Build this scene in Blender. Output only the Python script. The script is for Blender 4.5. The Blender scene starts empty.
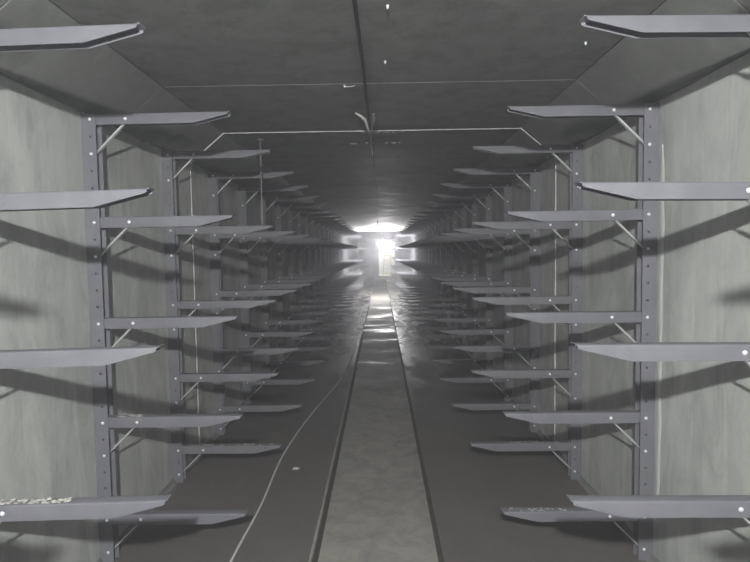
import bpy, bmesh, math, random
from mathutils import Vector, Matrix, noise as mnoise

scene = bpy.context.scene
col = scene.collection
random.seed(7)

# ------------------------------------------------------------------ camera, world, exposure
CAM_H = 1.33
cam_d = bpy.data.cameras.new('camera')
cam = bpy.data.objects.new('camera', cam_d)
col.objects.link(cam)
cam_d.sensor_fit = 'HORIZONTAL'
cam_d.sensor_width = 36.0
cam_d.lens = 524.5 * 36.0 / 750.0
cam_d.clip_start = 0.02
cam_d.clip_end = 100
PITCH, YAW, ROLL, CAM_X = 0.0541, -0.0111, 0.01425, 0.0442


def cam_matrix():
    cp, sp = math.cos(PITCH), math.sin(PITCH)
    cy, sy = math.cos(YAW), math.sin(YAW)
    cr, sr = math.cos(ROLL), math.sin(ROLL)
    Ry = Matrix(((cy, 0, -sy), (0, 1, 0), (sy, 0, cy)))
    Rp = Matrix(((1, 0, 0), (0, cp, sp), (0, -sp, cp)))
    Rr = Matrix(((cr, -sr, 0), (sr, cr, 0), (0, 0, 1)))
    R = Rr @ Rp @ Ry
    ax = [Vector((r[0], r[2], r[1])) for r in R]        # (x, up, depth) -> blender (x, y=depth, z=up)
    m = Matrix.Identity(4)
    for i in range(3):
        m[i][0], m[i][1], m[i][2] = ax[0][i], ax[1][i], -ax[2][i]
    m[0][3], m[1][3], m[2][3] = CAM_X, 0.0, CAM_H
    return m


cam.matrix_world = cam_matrix()
scene.camera = cam

world = bpy.data.worlds.new('world')
scene.world = world
world.use_nodes = True
world.node_tree.nodes['Background'].inputs[0].default_value = (0.5, 0.55, 0.6, 1)
world.node_tree.nodes['Background'].inputs[1].default_value = 0.004

scene.view_settings.view_transform = 'Standard'
scene.view_settings.look = 'None'
scene.view_settings.gamma = 1.0
scene.view_settings.use_curve_mapping = False
scene.view_settings.exposure = 0.0
scene.cycles.use_denoising = True
scene.cycles.max_bounces = 8
scene.cycles.volume_bounces = 1

NEAR_LAMP = (-0.02, -0.52, 1.845)
NEAR_STRENGTH = 13200.0
FAR_LAMP = (0.14, 16.9, 1.57)
FAR_STRENGTH = 450.0
ROOM_STRENGTH = 160.0
HAZE = 0.026

# tunnel dimensions (metres)
W = 1.19            # half width
WALL_H = 1.93
CEIL = 2.12
HX = 0.965          # where the haunch meets the ceiling
Y0, Y1 = -4.15, 29.6
GX0, GX1, GD = -0.275, 0.30, 0.14     # drain channel
SEAM0, PITCH_P = 3.45, 0.95


# ------------------------------------------------------------------ helpers
def link(name, mesh, mat=None, parent=None, loc=None):
    o = bpy.data.objects.new(name, mesh)
    col.objects.link(o)
    if mat is not None and mesh is not None and not mesh.materials:
        mesh.materials.append(mat)
    if parent is not None:
        o.parent = parent
    if loc is not None:
        o.location = loc
    return o


def tag(o, label, cat, group=None, kind=None):
    o['label'] = label
    o['category'] = cat
    if group:
        o['group'] = group
    if kind:
        o['kind'] = kind
    return o


def empty(name, loc=(0, 0, 0)):
    o = bpy.data.objects.new(name, None)
    o.empty_display_size = 0.05
    col.objects.link(o)
    o.location = loc
    return o


class MB:
    def __init__(self):
        self.v, self.f = [], []

    def quad(self, *p):
        n = len(self.v)
        self.v += [tuple(x) for x in p]
        self.f.append(tuple(range(n, n + len(p))))

    def box(self, x0, x1, y0, y1, z0, z1):
        if x0 > x1: x0, x1 = x1, x0
        n = len(self.v)
        self.v += [(x0, y0, z0), (x1, y0, z0), (x1, y1, z0), (x0, y1, z0),
                   (x0, y0, z1), (x1, y0, z1), (x1, y1, z1), (x0, y1, z1)]
        for f in ((0, 3, 2, 1), (4, 5, 6, 7), (0, 1, 5, 4), (1, 2, 6, 5), (2, 3, 7, 6), (3, 0, 4, 7)):
            self.f.append(tuple(n + i for i in f))

    def loft(self, rings, cap=True, closed=True):
        n0 = len(self.v)
        m = len(rings[0])
        for r in rings:
            self.v += [tuple(p) for p in r]
        for i in range(len(rings) - 1):
            for j in range(m if closed else m - 1):
                a = n0 + i * m + j
                b = n0 + i * m + (j + 1) % m
                self.f.append((a, b, b + m, a + m))
        if cap:
            self.f.append(tuple(n0 + j for j in reversed(range(m))))
            self.f.append(tuple(n0 + (len(rings) - 1) * m + j for j in range(m)))

    def tube(self, pts, r, seg=8, cap=True):
        pts = [Vector(p) for p in pts]
        rad = r if isinstance(r, (list, tuple)) else [r] * len(pts)
        rings = []
        ref = None
        for i, p in enumerate(pts):
            d = (pts[min(i + 1, len(pts) - 1)] - pts[max(i - 1, 0)]).normalized()
            if ref is None:
                ref = Vector((0, 0, 1)) if abs(d.z) < 0.9 else Vector((1, 0, 0))
            a = d.cross(ref).normalized()
            b = a.cross(d).normalized()
            rings.append([p + a * rad[i] * math.cos(t) + b * rad[i] * math.sin(t)
                          for t in [2 * math.pi * k / seg for k in range(seg)]])
        self.loft(rings, cap)

    def lathe(self, prof, centre, axis='z', seg=12):
        rings = []
        for r, h in prof:
            ring = []
            for k in range(seg):
                t = 2 * math.pi * k / seg
                c, s = r * math.cos(t), r * math.sin(t)
                if axis == 'z':
                    p = (centre[0] + c, centre[1] + s, centre[2] + h)
                elif axis == '-y':
                    p = (centre[0] + c, centre[1] - h, centre[2] + s)
                else:
                    p = (centre[0] + c, centre[1] - s, centre[2] - h)
                ring.append(p)
            rings.append(ring)
        self.loft(rings)

    def mesh(self, name, smooth=None):
        me = bpy.data.meshes.new(name)
        me.from_pydata(self.v, [], self.f)
        bm = bmesh.new()
        bm.from_mesh(me)
        bmesh.ops.recalc_face_normals(bm, faces=bm.faces)
        bm.to_mesh(me)
        bm.free()
        if smooth is not None:
            for p in me.polygons:
                p.use_smooth = True
            me.set_sharp_from_angle(angle=math.radians(smooth))
        me.update()
        return me


# ------------------------------------------------------------------ materials
def new_mat(name):
    m = bpy.data.materials.new(name)
    m.use_nodes = True
    nt = m.node_tree
    b = nt.nodes['Principled BSDF']
    return m, nt, b


def N(nt, t, **kw):
    n = nt.nodes.new(t)
    for k, v in kw.items():
        setattr(n, k, v)
    return n


def mixc(nt, fac, a, b, blend='MIX'):
    n = N(nt, 'ShaderNodeMix', data_type='RGBA', blend_type=blend)
    for sock, val in ((n.inputs[0], fac), (n.inputs[6], a), (n.inputs[7], b)):
        if hasattr(val, 'links') or hasattr(val, 'is_linked'):
            nt.links.new(val, sock)
        else:
            sock.default_value = val
    return n.outputs[2]


def math_n(nt, op, a, b=None, c=None):
    n = N(nt, 'ShaderNodeMath', operation=op)
    for i, v in enumerate((a, b, c)):
        if v is None:
            continue
        if hasattr(v, 'is_linked'):
            nt.links.new(v, n.inputs[i])
        else:
            n.inputs[i].default_value = v
    return n.outputs[0]


def ramp(nt, src, lo, hi, v0=0.0, v1=1.0):
    n = N(nt, 'ShaderNodeMapRange')
    nt.links.new(src, n.inputs[0])
    n.inputs[1].default_value, n.inputs[2].default_value = lo, hi
    n.inputs[3].default_value, n.inputs[4].default_value = v0, v1
    return n.outputs[0]


def noise_n(nt, vec, scale, detail=4, rough=0.55, dist=0.0):
    n = N(nt, 'ShaderNodeTexNoise')
    nt.links.new(vec, n.inputs['Vector'])
    n.inputs['Scale'].default_value = scale
    n.inputs['Detail'].default_value = detail
    n.inputs['Roughness'].default_value = rough
    n.inputs['Distortion'].default_value = dist
    return n.outputs['Fac']


def pos_scaled(nt, sx, sy, sz):
    g = N(nt, 'ShaderNodeNewGeometry')
    mp = N(nt, 'ShaderNodeMapping')
    mp.inputs['Scale'].default_value = (sx, sy, sz)
    nt.links.new(g.outputs['Position'], mp.inputs['Vector'])
    return mp.outputs['Vector'], g.outputs['Position']


def bump(nt, b, h, strength, dist=0.004):
    n = N(nt, 'ShaderNodeBump')
    n.inputs['Strength'].default_value = strength
    n.inputs['Distance'].default_value = dist
    nt.links.new(h, n.inputs['Height'])
    nt.links.new(n.outputs['Normal'], b.inputs['Normal'])


def concrete(name, light, dark, boards=0.0, rough=(0.75, 0.95), stain=None, mott=0.5, wet=False):
    m, nt, b = new_mat(name)
    v1, p = pos_scaled(nt, 1, 1, 1)
    v2, _ = pos_scaled(nt, 6, 6, 0.9)            # runs drawn out down the wall
    big = noise_n(nt, v1, 1.7, 5, 0.6, 0.4)
    run = noise_n(nt, v2, 1.6, 4, 0.6)
    fine = noise_n(nt, v1, 34, 5, 0.65)
    f = math_n(nt, 'ADD', math_n(nt, 'MULTIPLY', ramp(nt, big, 0.3, 0.7), 0.5),
               math_n(nt, 'MULTIPLY', ramp(nt, run, 0.3, 0.7), 0.5))
    c = mixc(nt, f, dark, light)
    v3, _ = pos_scaled(nt, 1, 1, 0.45)
    med = noise_n(nt, v3, 7, 5, 0.7, 0.6)
    c = mixc(nt, ramp(nt, med, 0.48, 0.72, 0.0, mott), c, tuple(x * 0.65 for x in dark[:3]) + (1,))
    c = mixc(nt, ramp(nt, med, 0.46, 0.30, 0.0, 0.35), c, tuple(min(1, x * 1.2) for x in light[:3]) + (1,))
    c = mixc(nt, ramp(nt, fine, 0.35, 0.7, 0.0, 0.35), c, tuple(x * 0.78 for x in light[:3]) + (1,))
    if stain:
        st = noise_n(nt, v2, 0.9, 5, 0.7, 0.8)
        c = mixc(nt, ramp(nt, st, 0.56, 0.72, 0.0, 0.55), c, stain)
    h = math_n(nt, 'ADD', math_n(nt, 'MULTIPLY', fine, 0.6), math_n(nt, 'MULTIPLY', run, 0.4))
    if boards:
        sep = N(nt, 'ShaderNodeSeparateXYZ')
        nt.links.new(p, sep.inputs[0])
        yb = math_n(nt, 'MULTIPLY', sep.outputs[1], 1 / 0.16)
        cell = math_n(nt, 'FLOOR', yb)
        wn = N(nt, 'ShaderNodeTexWhiteNoise', noise_dimensions='1D')
        nt.links.new(cell, wn.inputs['W'])
        c = mixc(nt, math_n(nt, 'MULTIPLY', wn.outputs['Value'], boards), c,
                 tuple(x * 0.55 for x in dark[:3]) + (1,))
        fr = math_n(nt, 'ABSOLUTE', math_n(nt, 'SUBTRACT', math_n(nt, 'FRACT', yb), 0.5))
        edge = ramp(nt, fr, 0.455, 0.5)
        h = math_n(nt, 'SUBTRACT', h, math_n(nt, 'MULTIPLY', edge, 0.12))
        h = math_n(nt, 'ADD', h, math_n(nt, 'MULTIPLY', wn.outputs['Value'], 0.1))
    nt.links.new(c, b.inputs['Base Color'])
    ro = ramp(nt, big, 0.3, 0.7, rough[0], rough[1])
    if wet:                                             # shallow puddles farther down the channel
        vw, pw = pos_scaled(nt, 0.5, 1.6, 1)
        sw = N(nt, 'ShaderNodeSeparateXYZ')
        nt.links.new(pw, sw.inputs[0])
        pud = math_n(nt, 'MULTIPLY', ramp(nt, sw.outputs[1], 5.0, 9.0), ramp(nt, noise_n(nt, vw, 1.1, 3, 0.6, 0.4), 0.52, 0.62))
        ro = math_n(nt, 'SUBTRACT', ro, math_n(nt, 'MULTIPLY', pud, 0.42))
    nt.links.new(ro, b.inputs['Roughness'])
    b.inputs['Specular IOR Level'].default_value = 0.3
    bump(nt, b, h, 0.5, 0.005)
    return m


M = {}
M['wall'] = concrete('cast_concrete_wall', (0.50, 0.515, 0.495, 1), (0.345, 0.357, 0.345, 1), boards=0.22, mott=0.75,
                     stain=(0.60, 0.61, 0.58, 1))
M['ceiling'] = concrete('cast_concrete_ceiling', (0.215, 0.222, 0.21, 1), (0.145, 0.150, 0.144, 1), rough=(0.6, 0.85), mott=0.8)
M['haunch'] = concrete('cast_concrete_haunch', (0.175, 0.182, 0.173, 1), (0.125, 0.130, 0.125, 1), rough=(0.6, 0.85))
M['joint_dark'] = concrete('joint_mortar', (0.16, 0.165, 0.155, 1), (0.10, 0.105, 0.10, 1))
M['sealant'] = concrete('joint_sealant', (0.72, 0.72, 0.69, 1), (0.52, 0.52, 0.50, 1), rough=(0.45, 0.6))
M['smear'] = concrete('dried_mortar_smear', (0.52, 0.53, 0.51, 1), (0.43, 0.44, 0.425, 1), mott=0.4)
M['gutter'] = concrete('gutter_concrete', (0.37, 0.362, 0.335, 1), (0.24, 0.236, 0.218, 1), rough=(0.65, 0.9),
                       stain=(0.42, 0.40, 0.27, 1), mott=0.75, wet=True)


def floor_mat():
    m, nt, b = new_mat('damp_dark_floor')
    v1, p = pos_scaled(nt, 1, 1, 1)
    vs, _ = pos_scaled(nt, 1.2, 0.5, 1)
    big = noise_n(nt, v1, 2.2, 5, 0.6, 0.3)
    fine = noise_n(nt, v1, 45, 4, 0.6)
    wet = noise_n(nt, vs, 2.6, 4, 0.6, 0.5)
    c = mixc(nt, ramp(nt, big, 0.3, 0.7), (0.083, 0.076, 0.072, 1), (0.115, 0.106, 0.10, 1))
    c = mixc(nt, ramp(nt, fine, 0.4, 0.75, 0, 0.3), c, (0.15, 0.14, 0.135, 1))
    sep = N(nt, 'ShaderNodeSeparateXYZ')
    nt.links.new(p, sep.inputs[0])
    far = ramp(nt, sep.outputs[1], 4.0, 8.0)          # the deeper length of the floor is wet
    w = math_n(nt, 'MULTIPLY', far, ramp(nt, wet, 0.38, 0.5))
    nt.links.new(c, b.inputs['Base Color'])
    nt.links.new(math_n(nt, 'SUBTRACT', 0.78, math_n(nt, 'MULTIPLY', w, 0.58)), b.inputs['Roughness'])
    rip = noise_n(nt, v1, 16, 3, 0.5)
    h = math_n(nt, 'ADD', math_n(nt, 'MULTIPLY', fine, 0.25), math_n(nt, 'ADD', math_n(nt, 'MULTIPLY', rip, 0.6), big))
    bump(nt, b, h, 0.4, 0.008)
    return m


M['floor'] = floor_mat()


def paint(name, colr, rough, metal=0.0, dust=0.2, dustc=(0.27, 0.27, 0.26, 1)):
    m, nt, b = new_mat(name)
    v1, p = pos_scaled(nt, 1, 1, 1)
    n1 = noise_n(nt, v1, 9, 4, 0.6)
    n2 = noise_n(nt, v1, 60, 3, 0.6)
    c = mixc(nt, ramp(nt, n1, 0.35, 0.75, 0, dust), colr, dustc)
    c = mixc(nt, ramp(nt, n2, 0.5, 0.8, 0, 0.15), c, tuple(x * 0.7 for x in colr[:3]) + (1,))
    nt.links.new(c, b.inputs['Base Color'])
    nt.links.new(ramp(nt, n1, 0.3, 0.7, rough, rough + 0.15), b.inputs['Roughness'])
    b.inputs['Metallic'].default_value = metal
    return m


M['steel'] = paint('grey_painted_steel', (0.122, 0.123, 0.141, 1), 0.42, 0.0)
M['upright'] = paint('grey_painted_upright', (0.130, 0.131, 0.150, 1), 0.48, 0.0, 0.2)
M['zinc'] = paint('bright_zinc', (0.92, 0.93, 0.94, 1), 0.35, 0.6, 0.05)
M['brace'] = paint('galvanised_strip', (0.62, 0.63, 0.64, 1), 0.3, 0.5, 0.1)
M['black'] = paint('black_cable_sheath', (0.012, 0.012, 0.013, 1), 0.5, 0, 0.05)
M['white_cord'] = paint('dirty_white_cord', (0.58, 0.58, 0.56, 1), 0.6, 0, 0.15)
M['plastic'] = paint('pale_plastic', (0.62, 0.62, 0.60, 1), 0.4, 0, 0.1)
M['mortar'] = paint('dry_mortar', (0.38, 0.38, 0.35, 1), 0.9, 0, 0.3)
M['yellow'] = paint('yellow_fibreglass', (0.85, 0.52, 0.03, 1), 0.4, 0, 0.05)
M['whitewash'] = concrete('whitewashed_concrete', (0.8, 0.8, 0.78, 1), (0.7, 0.7, 0.68, 1))
M['rod'] = paint('grey_conduit', (0.17, 0.17, 0.185, 1), 0.45, 0.1, 0.1)


def glow(name, colr, strength):
    m = bpy.data.materials.new(name)
    m.use_nodes = True
    nt = m.node_tree
    nt.nodes.remove(nt.nodes['Principled BSDF'])
    e = nt.nodes.new('ShaderNodeEmission')
    e.inputs[0].default_value = colr
    e.inputs[1].default_value = strength
    nt.links.new(e.outputs[0], nt.nodes['Material Output'].inputs[0])
    return m


# ------------------------------------------------------------------ structure
seams = []
k = -8
while True:
    y = SEAM0 + k * PITCH_P
    if y > Y1 - 0.2:
        break
    if y > Y0 + 0.2:
        seams.append(y)
    k += 1
cuts = [Y0] + seams + [Y1]
GAP = 0.003


def chamfer_panel(frame, a0, a1, y0, y1, t, ch):
    """Slab piece with chamfered front edges. frame(a, y, d): a across, d = depth into the concrete."""
    mb = MB()
    o = [frame(a0, y0, ch), frame(a1, y0, ch), frame(a1, y1, ch), frame(a0, y1, ch)]
    i = [frame(a0 + 0.0, y0 + ch, 0), frame(a1 - 0.0, y0 + ch, 0), frame(a1 - 0.0, y1 - ch, 0), frame(a0 + 0.0, y1 - ch, 0)]
    bk = [frame(a0, y0, t), frame(a1, y0, t), frame(a1, y1, t), frame(a0, y1, t)]
    mb.loft([bk, o, i])
    return mb


wall_cuts = [Y0] + [SEAM0 + 1.225 * k for k in range(-5, 21)] + [Y1]


def shell(name, frame, a0, a1, mat, label, cat, cuts=cuts):
    back = MB()
    back.loft([[frame(a0, Y0, 0.02), frame(a1, Y0, 0.02), frame(a1, Y1, 0.02), frame(a0, Y1, 0.02)],
               [frame(a0, Y0, 0.20), frame(a1, Y0, 0.20), frame(a1, Y1, 0.20), frame(a0, Y1, 0.20)]])
    root = link(name, back.mesh(name), M['joint_dark'])
    tag(root, label, cat, kind='structure')
    for j in range(len(cuts) - 1):
        # neighbouring pours stand a few millimetres proud or shy of each other
        e = random.uniform(0, 0.0025)
        fr = (lambda a, y, d, e=e: frame(a, y, d + e))
        pm = chamfer_panel(fr, a0, a1, cuts[j] + GAP / 2, cuts[j + 1] - GAP / 2, 0.019, 0.0025)
        link('panel', pm.mesh('panel'), mat, root)
    return root


shell('wall_left', lambda a, y, d: (-W - d, y, a), -GD, WALL_H, M['wall'],
      'board-marked pale concrete wall along the left side of the tunnel', 'wall', wall_cuts)
shell('wall_right', lambda a, y, d: (W + d, y, a), -GD, WALL_H, M['wall'],
      'board-marked pale concrete wall along the right side of the tunnel', 'wall', wall_cuts)
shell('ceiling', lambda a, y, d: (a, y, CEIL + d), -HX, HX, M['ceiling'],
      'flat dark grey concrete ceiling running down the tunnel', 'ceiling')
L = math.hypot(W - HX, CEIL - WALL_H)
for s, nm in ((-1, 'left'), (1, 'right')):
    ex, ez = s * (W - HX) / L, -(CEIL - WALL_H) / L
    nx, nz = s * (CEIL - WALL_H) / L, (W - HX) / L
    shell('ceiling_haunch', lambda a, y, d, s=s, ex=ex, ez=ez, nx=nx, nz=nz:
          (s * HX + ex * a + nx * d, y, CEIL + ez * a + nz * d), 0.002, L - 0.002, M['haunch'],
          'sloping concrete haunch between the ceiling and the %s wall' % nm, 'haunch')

# floor slabs either side of the drain channel
fl = MB()
def slab(x0, x1, lip):
    fl.box(x0, x1, Y0, Y1, -0.30, 0.0)


slab(-W - 0.02, GX0, 1)
slab(GX1, W + 0.02, -1)
floor = link('floor', fl.mesh('floor'), M['floor'])
tag(floor, 'dark damp concrete floor on both sides of the drain channel', 'floor', kind='structure')
gm = MB()
gm.box(GX0 - 0.01, GX1 + 0.01, Y0, Y1, -0.30, -GD)
link('channel_bed', gm.mesh('channel_bed'), M['gutter'], floor)
# light on the slab lip, built as a pale strip along the channel's left edge
nm_ = MB()
rings = []
for i in range(90):
    y = Y0 + (Y1 - Y0) * i / 89
    w = 0.011 + 0.004 * mnoise.noise((y * 1.7, 0, 3))
    rings.append([(GX0 - w, y, -0.002), (GX0 - w * 0.8, y, 0.005), (GX0 - 0.002, y, 0.005), (GX0 + 0.003, y, -0.004), (GX0 + 0.003, y, -0.012)])
nm_.loft(rings)
link('channel_lit_edge', nm_.mesh('channel_lit_edge', 40), M['gutter'], floor)

# wall-foot mortar fillets
for s in (-1, 1):
    mb = MB()
    rings = []
    for i in range(120):
        y = Y0 + (Y1 - Y0) * i / 119
        w = 0.026 + 0.010 * mnoise.noise((y * 2.1, s * 5, 0))
        rings.append([(s * (W + 0.01), y, -0.02), (s * (W + 0.01), y, w), (s * (W - 0.004), y, w * 0.95),
                      (s * (W - w * 0.45), y, w * 0.32), (s * (W - w * 1.1), y, 0.002), (s * (W - w * 1.1), y, -0.02)])
    mb.loft(rings)
    o = link('trim_%d' % (1 if s < 0 else 2), mb.mesh('fillet', 40), M['ceiling'])
    tag(o, 'rough mortar fillet along the foot of the %s wall' % ('left' if s < 0 else 'right'), 'trim', kind='structure')

# white sealed expansion joint ring
ring_o = empty('trim_3', (0, SEAM0, 0))
tag(ring_o, 'pale sealant bead round walls and ceiling at the expansion joint', 'trim', kind='structure')
path = [(-W, 0.06), (-W, WALL_H), (-HX, CEIL), (HX, CEIL), (W, WALL_H), (W, 0.06)]
for a, b in zip(path[:-1], path[1:]):
    mb = MB()
    d = (Vector(b) - Vector(a))
    n = max(4, int(d.length / 0.05))
    d.normalize()
    inw = Vector((-d.y, d.x)) * -1
    rings = []
    for i in range(n + 1):
        t = i / n
        c = Vector(a).lerp(Vector(b), t)
        wv = 0.0055 + 0.002 * mnoise.noise((c.x * 7, c.y * 7, 1))
        hh = 0.004 + 0.0015 * mnoise.noise((c.x * 9, c.y * 9, 4))
        rings.append([(c.x - inw.x * 0.004, -wv, c.y - inw.y * 0.004), (c.x + inw.x * hh, -wv * 0.6, c.y + inw.y * hh),
                      (c.x + inw.x * hh, wv * 0.6, c.y + inw.y * hh), (c.x - inw.x * 0.004, wv, c.y - inw.y * 0.004)])
    mb.loft(rings)
    link('sealant_bead', mb.mesh('sealant_bead', 60), M['sealant'], ring_o)

mb = MB()
rings = []
for i in range(60):
    z = 0.25 + 1.5 * i / 59
    wv = (0.020 + 0.012 * mnoise.noise((z * 6, 2, 1))) * min(1, i / 4 + 0.15, (59 - i) / 4 + 0.15)
    yc = 2.158 + 0.004 * mnoise.noise((z * 4, 5, 1))
    rings.append([(W + 0.002, yc - wv, z), (W - 0.003, yc - wv * 0.5, z), (W - 0.003, yc + wv * 0.5, z), (W + 0.002, yc + wv, z)])
mb.loft(rings)
o = link('trim_5', mb.mesh('smear', 60), M['smear'])
tag(o, 'pale upright mortar smear on the right wall beside the second rack', 'trim', kind='structure')

# downstand rib under the ceiling beside the far lamp
mb = MB()
mb.box(-HX - 0.06, HX + 0.06, 17.62, 17.82, CEIL - 0.07, CEIL + 0.01)
o = link('trim_4', mb.mesh('rib'), M['whitewash'])
tag(o, 'whitewashed downstand rib across the ceiling just past the far lamp', 'beam', kind='structure')

# end wall with a doorway, and the lit shaft behind it
DX0, DX1, DH = -0.06, 0.86, 2.0
mb = MB()
mb.box(-W - 0.2, DX0, Y1, Y1 + 0.2, -0.3, CEIL + 0.2)
mb.box(DX1, W + 0.2, Y1, Y1 + 0.2, -0.3, CEIL + 0.2)
mb.box(DX0, DX1, Y1, Y1 + 0.2, DH, CEIL + 0.2)
mb.box(DX0, DX1, Y1, Y1 + 0.2, -0.3, 0.0)
o = link('wall_end', mb.mesh('wall_end'), M['wall'])
tag(o, 'concrete end wall with a bright doorway at the far end', 'wall', kind='structure')
mb = MB()
yA, yB = Y1 + 0.2, Y1 + 2.4
mb.box(-1.4, 1.8, yB, yB + 0.1, -0.1, 2.9)
mb.box(-1.5, -1.4, yA, yB + 0.1, -0.1, 2.9)
mb.box(1.8, 1.9, yA, yB + 0.1, -0.1, 2.9)
mb.box(-1.5, 1.9, yA, yB + 0.1, 2.8, 2.9)
mb.box(-1.5, 1.9, yA, yB + 0.1, -0.1, 0.0)
o = link('wall_shaft', mb.mesh('wall_shaft'), M['whitewash'])
tag(o, 'white walls of the brightly lit shaft behind the end doorway', 'wall', kind='structure')

# ------------------------------------------------------------------ cable racks
LEV = [1.899, 1.472, 1.045, 0.618, 0.191]
PH = 0.427 / 6
BRZ = 0.1466
ARM_U1, UP_D, UP_W = 0.632, 0.050, 0.060
AH = 0.0225


def make_meshes(s):
    """Meshes of one rack in local space: wall at x = 0, front flange at y = 0, s = -1 on the left wall."""
    g = -s
    X = lambda u: g * u
    # upright: channel open to the tunnel, front flange punched with square holes
    mb = MB()
    z0, z1 = 0.0, LEV[0] + 0.024
    t = 0.004
    mb.box(X(0.0), X(t), 0, UP_D, z0, z1)
    mb.box(X(t), X(UP_W), UP_D - t, UP_D, z0, z1)
    uc, hw = 0.037, 0.0042
    mb.box(X(t), X(uc - hw), 0, t, z0, z1)
    mb.box(X(uc + hw), X(UP_W), 0, t, z0, z1)
    holes = [LEV[4] + n * PH for n in range(-2, 25)]
    zz = z0
    for h in holes:
        if h - hw > zz:
            mb.box(X(uc - hw), X(uc + hw), 0, t, zz, h - hw)
        zz = h + hw
    if z1 > zz:
        mb.box(X(uc - hw), X(uc + hw), 0, t, zz, z1)
    up = mb.mesh('upright')
    # arm: inverted channel with rounded folds and a tapering nose
    mb = MB()
    ya, yb, tk, r = 0.0045, 0.0455, 0.003, 0.005

    def section(u, zb, zt):
        out, inn = [], []
        out.append((ya, zb))
        inn.append((ya + tk, zb))
        for q in range(4):
            a = math.pi / 2 * q / 3
            out.append((ya + r - r * math.cos(a), zt - r + r * math.sin(a)))
            ri = r - tk
            inn.append((ya + r - ri * math.cos(a), zt - r + ri * math.sin(a)))
        for q in range(4):
            a = math.pi / 2 * (3 - q) / 3
            out.append((yb - r + r * math.cos(a), zt - r + r * math.sin(a)))
            ri = r - tk
            inn.append((yb - r + ri * math.cos(a), zt - r + ri * math.sin(a)))
        out.append((yb, zb))
        inn.append((yb - tk, zb))
        return [(X(u), y, z) for y, z in out + inn[::-1]]
    mb.loft([section(0.016, -AH, AH), section(0.25, -AH, AH), section(0.470, -AH, AH), section(0.474, -AH + 0.0007, AH),
             section(0.610, AH - 0.0125, AH), section(0.615, AH - 0.009, AH)])
    # turned-up end lip
    mb.loft([[(X(0.610), y, AH - 0.003), (X(0.610), y, AH), (X(0.617), y, AH + 0.0005), (X(0.620), y, AH + 0.0025),
              (X(0.622), y, AH + 0.0015), (X(0.619), y, AH - 0.002)] for y in (ya + 0.003, yb - 0.003)])
    arm = mb.mesh('arm', 32)
    # diagonal brace: strap with a fuller middle
    mb = MB()
    p0, p1 = Vector((X(0.040), 0, -BRZ)), Vector((X(0.185), 0, -0.004))
    d = (p1 - p0)
    nrm = Vector((-d.z, 0, d.x)).normalized()
    rings = []
    for tt, hw_, d0, d1 in ((0, 0.0022, 0.012, 0.026), (0.12, 0.0022, 0.012, 0.026), (0.22, 0.0034, 0.011, 0.028),
                            (0.74, 0.0034, 0.011, 0.028), (0.84, 0.0022, 0.012, 0.026), (1, 0.0022, 0.012, 0.026)):
        c = p0 + d * tt
        a, b_ = c + nrm * hw_, c - nrm * hw_
        ch = 0.0011
        rings.append([(a.x, d0 + ch, a.z), (c.x + nrm.x * (hw_ - ch), d0, c.z + nrm.z * (hw_ - ch)),
                      (c.x - nrm.x * (hw_ - ch), d0, c.z - nrm.z * (hw_ - ch)), (b_.x, d0 + ch, b_.z),
                      (b_.x, d1, b_.z), (a.x, d1, a.z)])
    mb.loft(rings)
    br = mb.mesh('brace', 50)
    return up, arm, br, uc


mb = MB()
mb.lathe([(0.0068, 0.0), (0.0068, 0.0012), (0.0052, 0.0014), (0.0048, 0.0034), (0.0036, 0.0050), (0.0015, 0.0056)], (0, 0, 0), '-y', 10)
bolt_mesh = mb.mesh('bolt', 50)
bolt_mesh.materials.append(M['zinc'])
ORD = ['', 'nearest', 'second', 'third', 'fourth', 'fifth', 'sixth', 'seventh', 'eighth', 'ninth', 'tenth', 'eleventh', 'twelfth']
RACK_Y1 = 1.390
racks = {}
arm_top = {}
for s, nm in ((-1, 'left'), (1, 'right')):
    up, arm, br, uc = make_meshes(s)
    up.materials.append(M['upright'])
    arm.materials.append(M['steel'])
    br.materials.append(M['brace'])
    arms_g = -s
    for kk in range(0, 35):
        y = RACK_Y1 + 0.8 * (kk - 1)
        r = empty('cable_rack', (s * W, y + (0.004 if s < 0 else -0.004), 0))
        racks[(s, kk)] = r
        if kk == 0:
            lab = 'grey steel cable rack on the %s wall level with the viewer, outside the picture' % nm
        elif kk == 1:
            lab = 'nearest cable rack on the %s wall, only its grey arms in view' % nm
        elif kk <= 12:
            lab = '%s grey steel five-arm cable rack from the viewer on the %s wall' % (ORD[kk], nm)
        else:
            lab = 'small distant cable rack far down the %s wall, past the twelfth' % nm
        tag(r, lab, 'cable rack', 'cable racks along the %s wall' % nm)
        link('upright', up, None, r)
        for h in LEV:
            slide = (LEV.index(h) - 1) * (0.009 if kk <= 1 else 0.006)
            a = link('arm', arm, None, r, (arms_g * slide, 0, h))
            # small mounting differences from arm to arm
            tilt = random.uniform(-0.003, 0.005)
            if kk <= 1:
                tilt += 0.018 if s < 0 else 0.011
                a.location.z += 0.004
            a.rotation_euler = (0, s * tilt, 0)
            arm_top[(s, kk, h)] = (a.location.z, tilt)
            if kk <= 16:
                link('brace', br, None, r, (0, 0, h))
            if kk <= 9:
                for (u, dz, fy) in ((uc, 0, 0.0), (0.182, 0, 0.0045), (uc, -BRZ + 0.0042, 0.0)):
                    link('bolt', bolt_mesh, None, a if fy else r, (arms_g * (u - slide), fy, dz) if fy else (arms_g * u, fy, h + dz))

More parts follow.
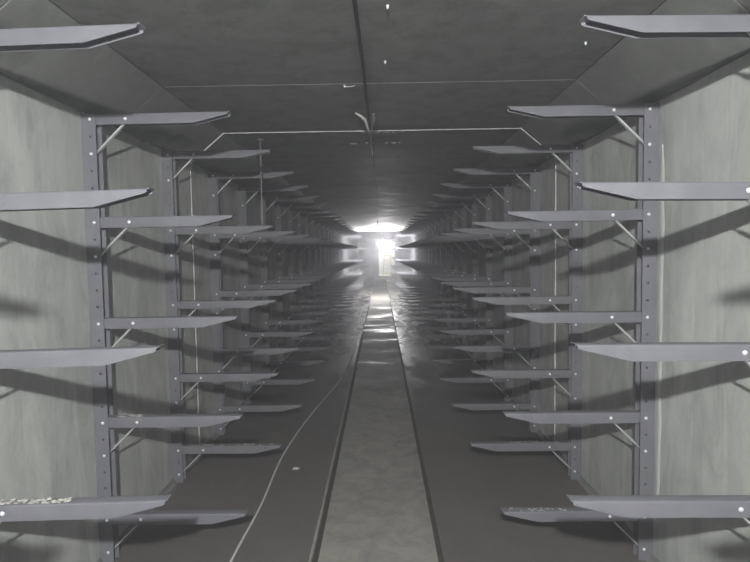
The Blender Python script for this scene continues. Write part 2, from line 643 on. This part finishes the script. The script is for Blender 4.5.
# ------------------------------------------------------------------ cables and fittings
def pendant(name, pos, radius, strength, colr, label):
    root = empty(name, (pos[0], pos[1], pos[2]))
    tag(root, label, 'lamp')
    top = CEIL - pos[2]
    mb = MB()
    mb.tube([(0, 0, radius + 0.08), (0.004, 0, (top + radius) * 0.6), (0, 0, top)], 0.005, 6)
    link('cord', mb.mesh('cord', 60), M['black'], root)
    mb = MB()
    mb.lathe([(0.010, radius + 0.09), (0.024, radius + 0.075), (0.028, radius + 0.03), (0.03, radius - 0.012)], (0, 0, 0), 'z', 12)
    link('socket', mb.mesh('socket', 40), M['black'], root)
    mb = MB()
    prof = []
    for i in range(13):
        a = math.pi * (0.04 + 0.92 * i / 12)
        prof.append((radius * math.sin(a), -radius * math.cos(a)))
    mb.lathe(prof, (0, 0, 0), 'z', 20)
    link('bulb', mb.mesh('bulb', 60), glow(name + '_light', colr, strength), root)
    mb = MB()
    mb.lathe([(0.045, top - 0.03), (0.05, top - 0.02), (0.05, top)], (0, 0, 0), 'z', 16)
    link('ceiling_rose', mb.mesh('ceiling_rose', 40), M['black'], root)
    return root


# work light hung behind the viewer, dark cup added to block its backward and sideways light
root = pendant('work_light', NEAR_LAMP, 0.030, NEAR_STRENGTH, (1.0, 1.0, 0.985, 1), 'work light with an added black shading cup hanging from the ceiling behind the viewer')
mb = MB()
prof = [(0.020, -0.075), (0.055, -0.070), (0.076, -0.045), (0.080, 0.050), (0.077, 0.050), (0.073, -0.042), (0.053, -0.066), (0.018, -0.070)]
rings = [[(r * math.cos(2 * math.pi * q / 24), h, r * math.sin(2 * math.pi * q / 24)) for q in range(24)] for r, h in prof]
mb.loft(rings)
link('shading_cup', mb.mesh('shading_cup', 40), M['black'], root)
mb = MB()
mb.tube([(0, -0.01, 0.078), (0, -0.01, 0.10), (0, 0, 0.13)], 0.008, 8)
link('hanger', mb.mesh('hanger', 40), M['black'], root)

pendant('pendant_lamp', FAR_LAMP, 0.16, FAR_STRENGTH, (1.0, 0.98, 1.0, 1), 'glaring white globe lamp hanging from the ceiling far down the tunnel')
mb = MB()
mb.lathe([(0.05, 0.06), (0.18, 0.04), (0.20, 0.0), (0.20, -0.01)], (0, 0, 0), 'z', 20)
hl = link('ceiling_lamp', mb.mesh('lamp_body', 40), M['whitewash'], None, (0.35, Y1 + 1.2, 2.74))
tag(hl, 'round lamp on the shaft ceiling behind the end doorway', 'lamp')
mb = MB()
mb.lathe([(0.19, -0.012), (0.16, -0.05), (0.06, -0.075)], (0, 0, 0), 'z', 20)
link('diffuser', mb.mesh('diffuser', 40), glow('shaft_lamp_light', (1, 0.97, 0.92, 1), ROOM_STRENGTH), hl)

# black cable clipped along the ceiling
mb = MB()
pts = []
yy = -3.9
while yy < 16.4:
    pts.append((-0.026 + 0.010 * (yy - 1.66) + 0.006 * mnoise.noise((yy * 0.7, 1, 2)) if yy < 4.5 else
                0.002 + 0.006 * mnoise.noise((yy * 0.7, 1, 2)) + 0.10 * max(0, (yy - 12) / 4.4) ** 2, yy,
                CEIL - 0.008 - 0.006 * abs(mnoise.noise((yy * 0.9, 7, 2)))))
    yy += 0.15
mb.tube(pts, [0.0068 if p[1] < 3.0 else 0.0042 for p in pts], 8)
o = link('ceiling_cable', mb.mesh('ceiling_cable', 60), M['black'])
tag(o, 'thin black cable clipped along the middle of the ceiling', 'cable')

# taped hook on the cable where it crosses the expansion joint
root = empty('cable_hook', (-0.012, 3.02, CEIL))
tag(root, 'pale taped hook and tie holding the ceiling cable before the white joint', 'hook')
mb = MB()
mb.tube([(-0.075, -0.02, -0.003), (-0.045, 0.0, -0.016), (-0.022, 0.03, -0.030), (-0.012, 0.10, -0.052), (-0.004, 0.16, -0.064), (0.006, 0.20, -0.060)],
        [0.004, 0.008, 0.009, 0.008, 0.007, 0.004], 8)
link('tape', mb.mesh('tape', 60), M['plastic'], root)
mb = MB()
mb.tube([(0.028, 0.0, -0.002), (0.030, 0.03, -0.022), (0.022, 0.10, -0.040), (0.010, 0.17, -0.060)], [0.010, 0.012, 0.010, 0.006], 8)
link('clip', mb.mesh('clip', 60), M['rod'], root)
mb = MB()
mb.tube([(0.0, 0.18, -0.06), (0.004, 0.30, -0.05), (0.002, 0.55, -0.055), (0.01, 0.9, -0.07), (0.012, 0.96, -0.045)], 0.0045, 6)
link('tie_wire', mb.mesh('tie_wire', 60), M['rod'], root)

# rough mortar smear round the joint at the cable
mb = MB()
bmv = []
for j in range(26):
    cx = random.gauss(0.0, 0.085)
    cy = SEAM0 + random.uniform(0.004, 0.05) + (0.35 if j > 17 else 0)
    rr = random.uniform(0.008, 0.024)
    mb.lathe([(rr, 0.0), (rr * 0.8, -0.005), (rr * 0.3, -0.008)], (cx, cy, CEIL + 0.001), 'z', 7)
o = link('joint_smear', mb.mesh('joint_smear', 60), M['mortar'])
tag(o, 'blotchy pale mortar smears on the ceiling joint around the cable', 'mortar', kind='stuff')

# loose cable end hanging close to the far lamp
mb = MB()
mb.tube([(0, 0, 0), (0.01, 0.02, -0.08), (-0.02, 0.0, -0.16), (0.03, 0.02, -0.25), (0.05, 0.02, -0.30), (0.06, 0.0, -0.24)], 0.012, 6)
o = link('hanging_cable_end', mb.mesh('hanging_cable_end', 60), M['black'], None, (-0.02, 13.2, CEIL))
tag(o, 'curled dark cable end hanging from the ceiling before the far lamp', 'cable')

# conduit hanging on the left
root = empty('hanging_conduit', (-0.775, 3.66, CEIL))
tag(root, 'slim grey conduit hanging from the ceiling before the fourth left rack', 'conduit')
mb = MB()
mb.tube([(0, 0, 0.002), (0, 0, -0.42)], 0.0055, 8)
link('rod', mb.mesh('rod', 60), M['rod'], root)
mb = MB()
mb.tube([(0, 0, -0.40), (0, 0, -0.41), (0, 0, -0.56), (0, 0, -0.60)], [0.006, 0.012, 0.012, 0.004], 8)
link('sleeve', mb.mesh('sleeve', 60), M['rod'], root)
mb = MB()
mb.lathe([(0.025, 0.0), (0.025, -0.005), (0.010, -0.012)], (0, 0, 0), 'z', 10)
link('flange', mb.mesh('flange', 40), M['rod'], root)

# ceiling anchors
for (x, y, lab) in ((0.075, 2.22, 'small bright anchor stud in the ceiling right of the black cable, farther one'),
                    (0.078, 1.73, 'small bright anchor stud in the ceiling nearest the viewer'),
                    (0.84, 2.06, 'small bright anchor stud in the ceiling by the right haunch'),
                    (-0.115, 2.52, 'bent bright nail in the ceiling left of the black cable')):
    mb = MB()
    mb.lathe([(0.006, 0.0), (0.006, -0.003), (0.004, -0.004), (0.004, -0.011), (0.0015, -0.012)], (0, 0, 0), 'z', 8)
    if 'nail' in lab:
        mb.tube([(0, 0, -0.008), (0.02, 0, -0.009), (0.05, 0.0, -0.004)], 0.0018, 6)
    o = link('ceiling_anchor' if 'nail' not in lab else 'nail', mb.mesh('ceiling_anchor', 50), M['zinc'], None, (x, y, CEIL + 0.002))
    tag(o, lab, 'anchor' if 'nail' not in lab else 'nail')

# white cord lying along the left floor
mb = MB()
ctrl = [(-0.60, 0.4), (-0.625, 1.4), (-0.62, 2.2), (-0.605, 2.7), (-0.615, 3.4), (-0.55, 4.2), (-0.43, 5.1), (-0.36, 5.8), (-0.34, 7.2),
        (-0.36, 9.0), (-0.40, 11.0), (-0.38, 13.0)]
pts = []
for i in range(len(ctrl) - 1):
    p0 = ctrl[max(i - 1, 0)]; p1 = ctrl[i]; p2 = ctrl[i + 1]; p3 = ctrl[min(i + 2, len(ctrl) - 1)]
    for q in range(8):
        t = q / 8
        f = lambda a, b, c, d: 0.5 * (2 * b + (c - a) * t + (2 * a - 5 * b + 4 * c - d) * t * t + (3 * b - a - 3 * c + d) * t ** 3)
        pts.append((f(p0[0], p1[0], p2[0], p3[0]), f(p0[1], p1[1], p2[1], p3[1]), 0.0058))
mb.tube(pts, 0.006, 6)
o = link('extension_cord', mb.mesh('extension_cord', 60), M['white_cord'])
tag(o, 'thin dirty white cord lying along the floor below the left racks', 'cord')


# small scrap on the floor
mb = MB()
g = [(-0.02, -0.012, 0.001), (0.016, -0.015, 0.004), (0.022, 0.010, 0.002), (-0.004, 0.006, 0.009), (-0.018, 0.014, 0.003)]
mb.loft([g, [(x, y, z + 0.0025) for x, y, z in g]])
o = link('floor_scrap', mb.mesh('floor_scrap'), M['plastic'], None, (-0.496, 3.17, 0.0))
tag(o, 'tiny pale scrap lying on the left floor right of the cord', 'scrap')


# mortar crumbs and scraps left on some arms
def crumbs(name, s, kk, lev, u0, u1, n, rmax, label):
    mb = MB()
    r = racks[(s, kk)]
    bx, by = r.location.x, r.location.y
    az, tl = arm_top[(s, kk, LEV[lev])]
    for j in range(n):
        u = random.uniform(u0, u1)
        y = by + random.uniform(0.012, 0.040)
        rr = random.uniform(0.3, 1) * rmax
        hh = rr * random.uniform(0.2, 0.5)
        m = len(mb.v)
        mb.lathe([(rr, 0.0), (rr * 0.9, hh * 0.5), (rr * 0.4, hh)], (bx - s * u, y, az + AH + u * tl + 0.0006), 'z', 6)
        for q in range(m, len(mb.v)):
            v = mb.v[q]
            mb.v[q] = (v[0] + random.uniform(-1, 1) * rr * 0.25, v[1] + random.uniform(-1, 1) * rr * 0.2, v[2])
    o = link(name, mb.mesh(name), M['mortar'])
    tag(o, label, 'mortar', kind='stuff')


crumbs('mortar_crumbs', -1, 1, 3, 0.16, 0.36, 60, 0.009, 'pale mortar crumbs on the fourth arm of the nearest left rack')
crumbs('mortar_crumbs', -1, 3, 4, 0.10, 0.60, 60, 0.007, 'mortar crumbs on the lowest arm of the third left rack')
crumbs('mortar_crumbs', 1, 2, 4, 0.36, 0.61, 36, 0.006, 'mortar crumbs on the lowest arm of the second right rack')
crumbs('mortar_crumbs', 1, 3, 4, 0.12, 0.40, 36, 0.006, 'mortar crumbs on the lowest arm of the third right rack')
crumbs('mortar_crumbs', -1, 2, 3, 0.08, 0.20, 25, 0.008, 'few mortar crumbs on the fourth arm of the second left rack')

# yellow step ladder in the end doorway
root = empty('step_ladder', (0.42, Y1 - 0.9, 0))
tag(root, 'yellow step ladder standing open before the bright end doorway', 'ladder')
for sx in (-1, 1):
    for sy, nm in ((-1, 'front_rail'), (1, 'rear_rail')):
        mb = MB()
        w0, w1 = 0.26, 0.17
        mb.loft([[(sx * w0 + a, sy * 0.38 + b, 0) for a, b in ((-.014, -.03), (.014, -.03), (.014, .03), (-.014, .03))],
                 [(sx * w1 + a, sy * 0.03 + b, 1.15) for a, b in ((-.014, -.03), (.014, -.03), (.014, .03), (-.014, .03))]])
        link(nm, mb.mesh(nm), M['yellow'], root)
for i in range(4):
    t = (i + 1) / 5
    mb = MB()
    w = 0.26 - 0.09 * t - 0.012
    yc = -(0.38 - 0.35 * t)
    mb.box(-w, w, yc - 0.04, yc + 0.04, 1.15 * t - 0.012, 1.15 * t + 0.012)
    link('tread', mb.mesh('tread'), M['yellow'], root)
mb = MB()
mb.box(-0.19, 0.19, -0.09, 0.09, 1.15, 1.19)
link('top_cap', mb.mesh('top_cap'), M['yellow'], root)

# ------------------------------------------------------------------ damp haze in the air
wnt = world.node_tree
vs = wnt.nodes.new('ShaderNodeVolumeScatter')
vs.inputs['Color'].default_value = (0.94, 0.94, 1.0, 1)
vs.inputs['Density'].default_value = HAZE
vs.inputs['Anisotropy'].default_value = 0.5
wnt.links.new(vs.outputs[0], wnt.nodes['World Output'].inputs['Volume'])
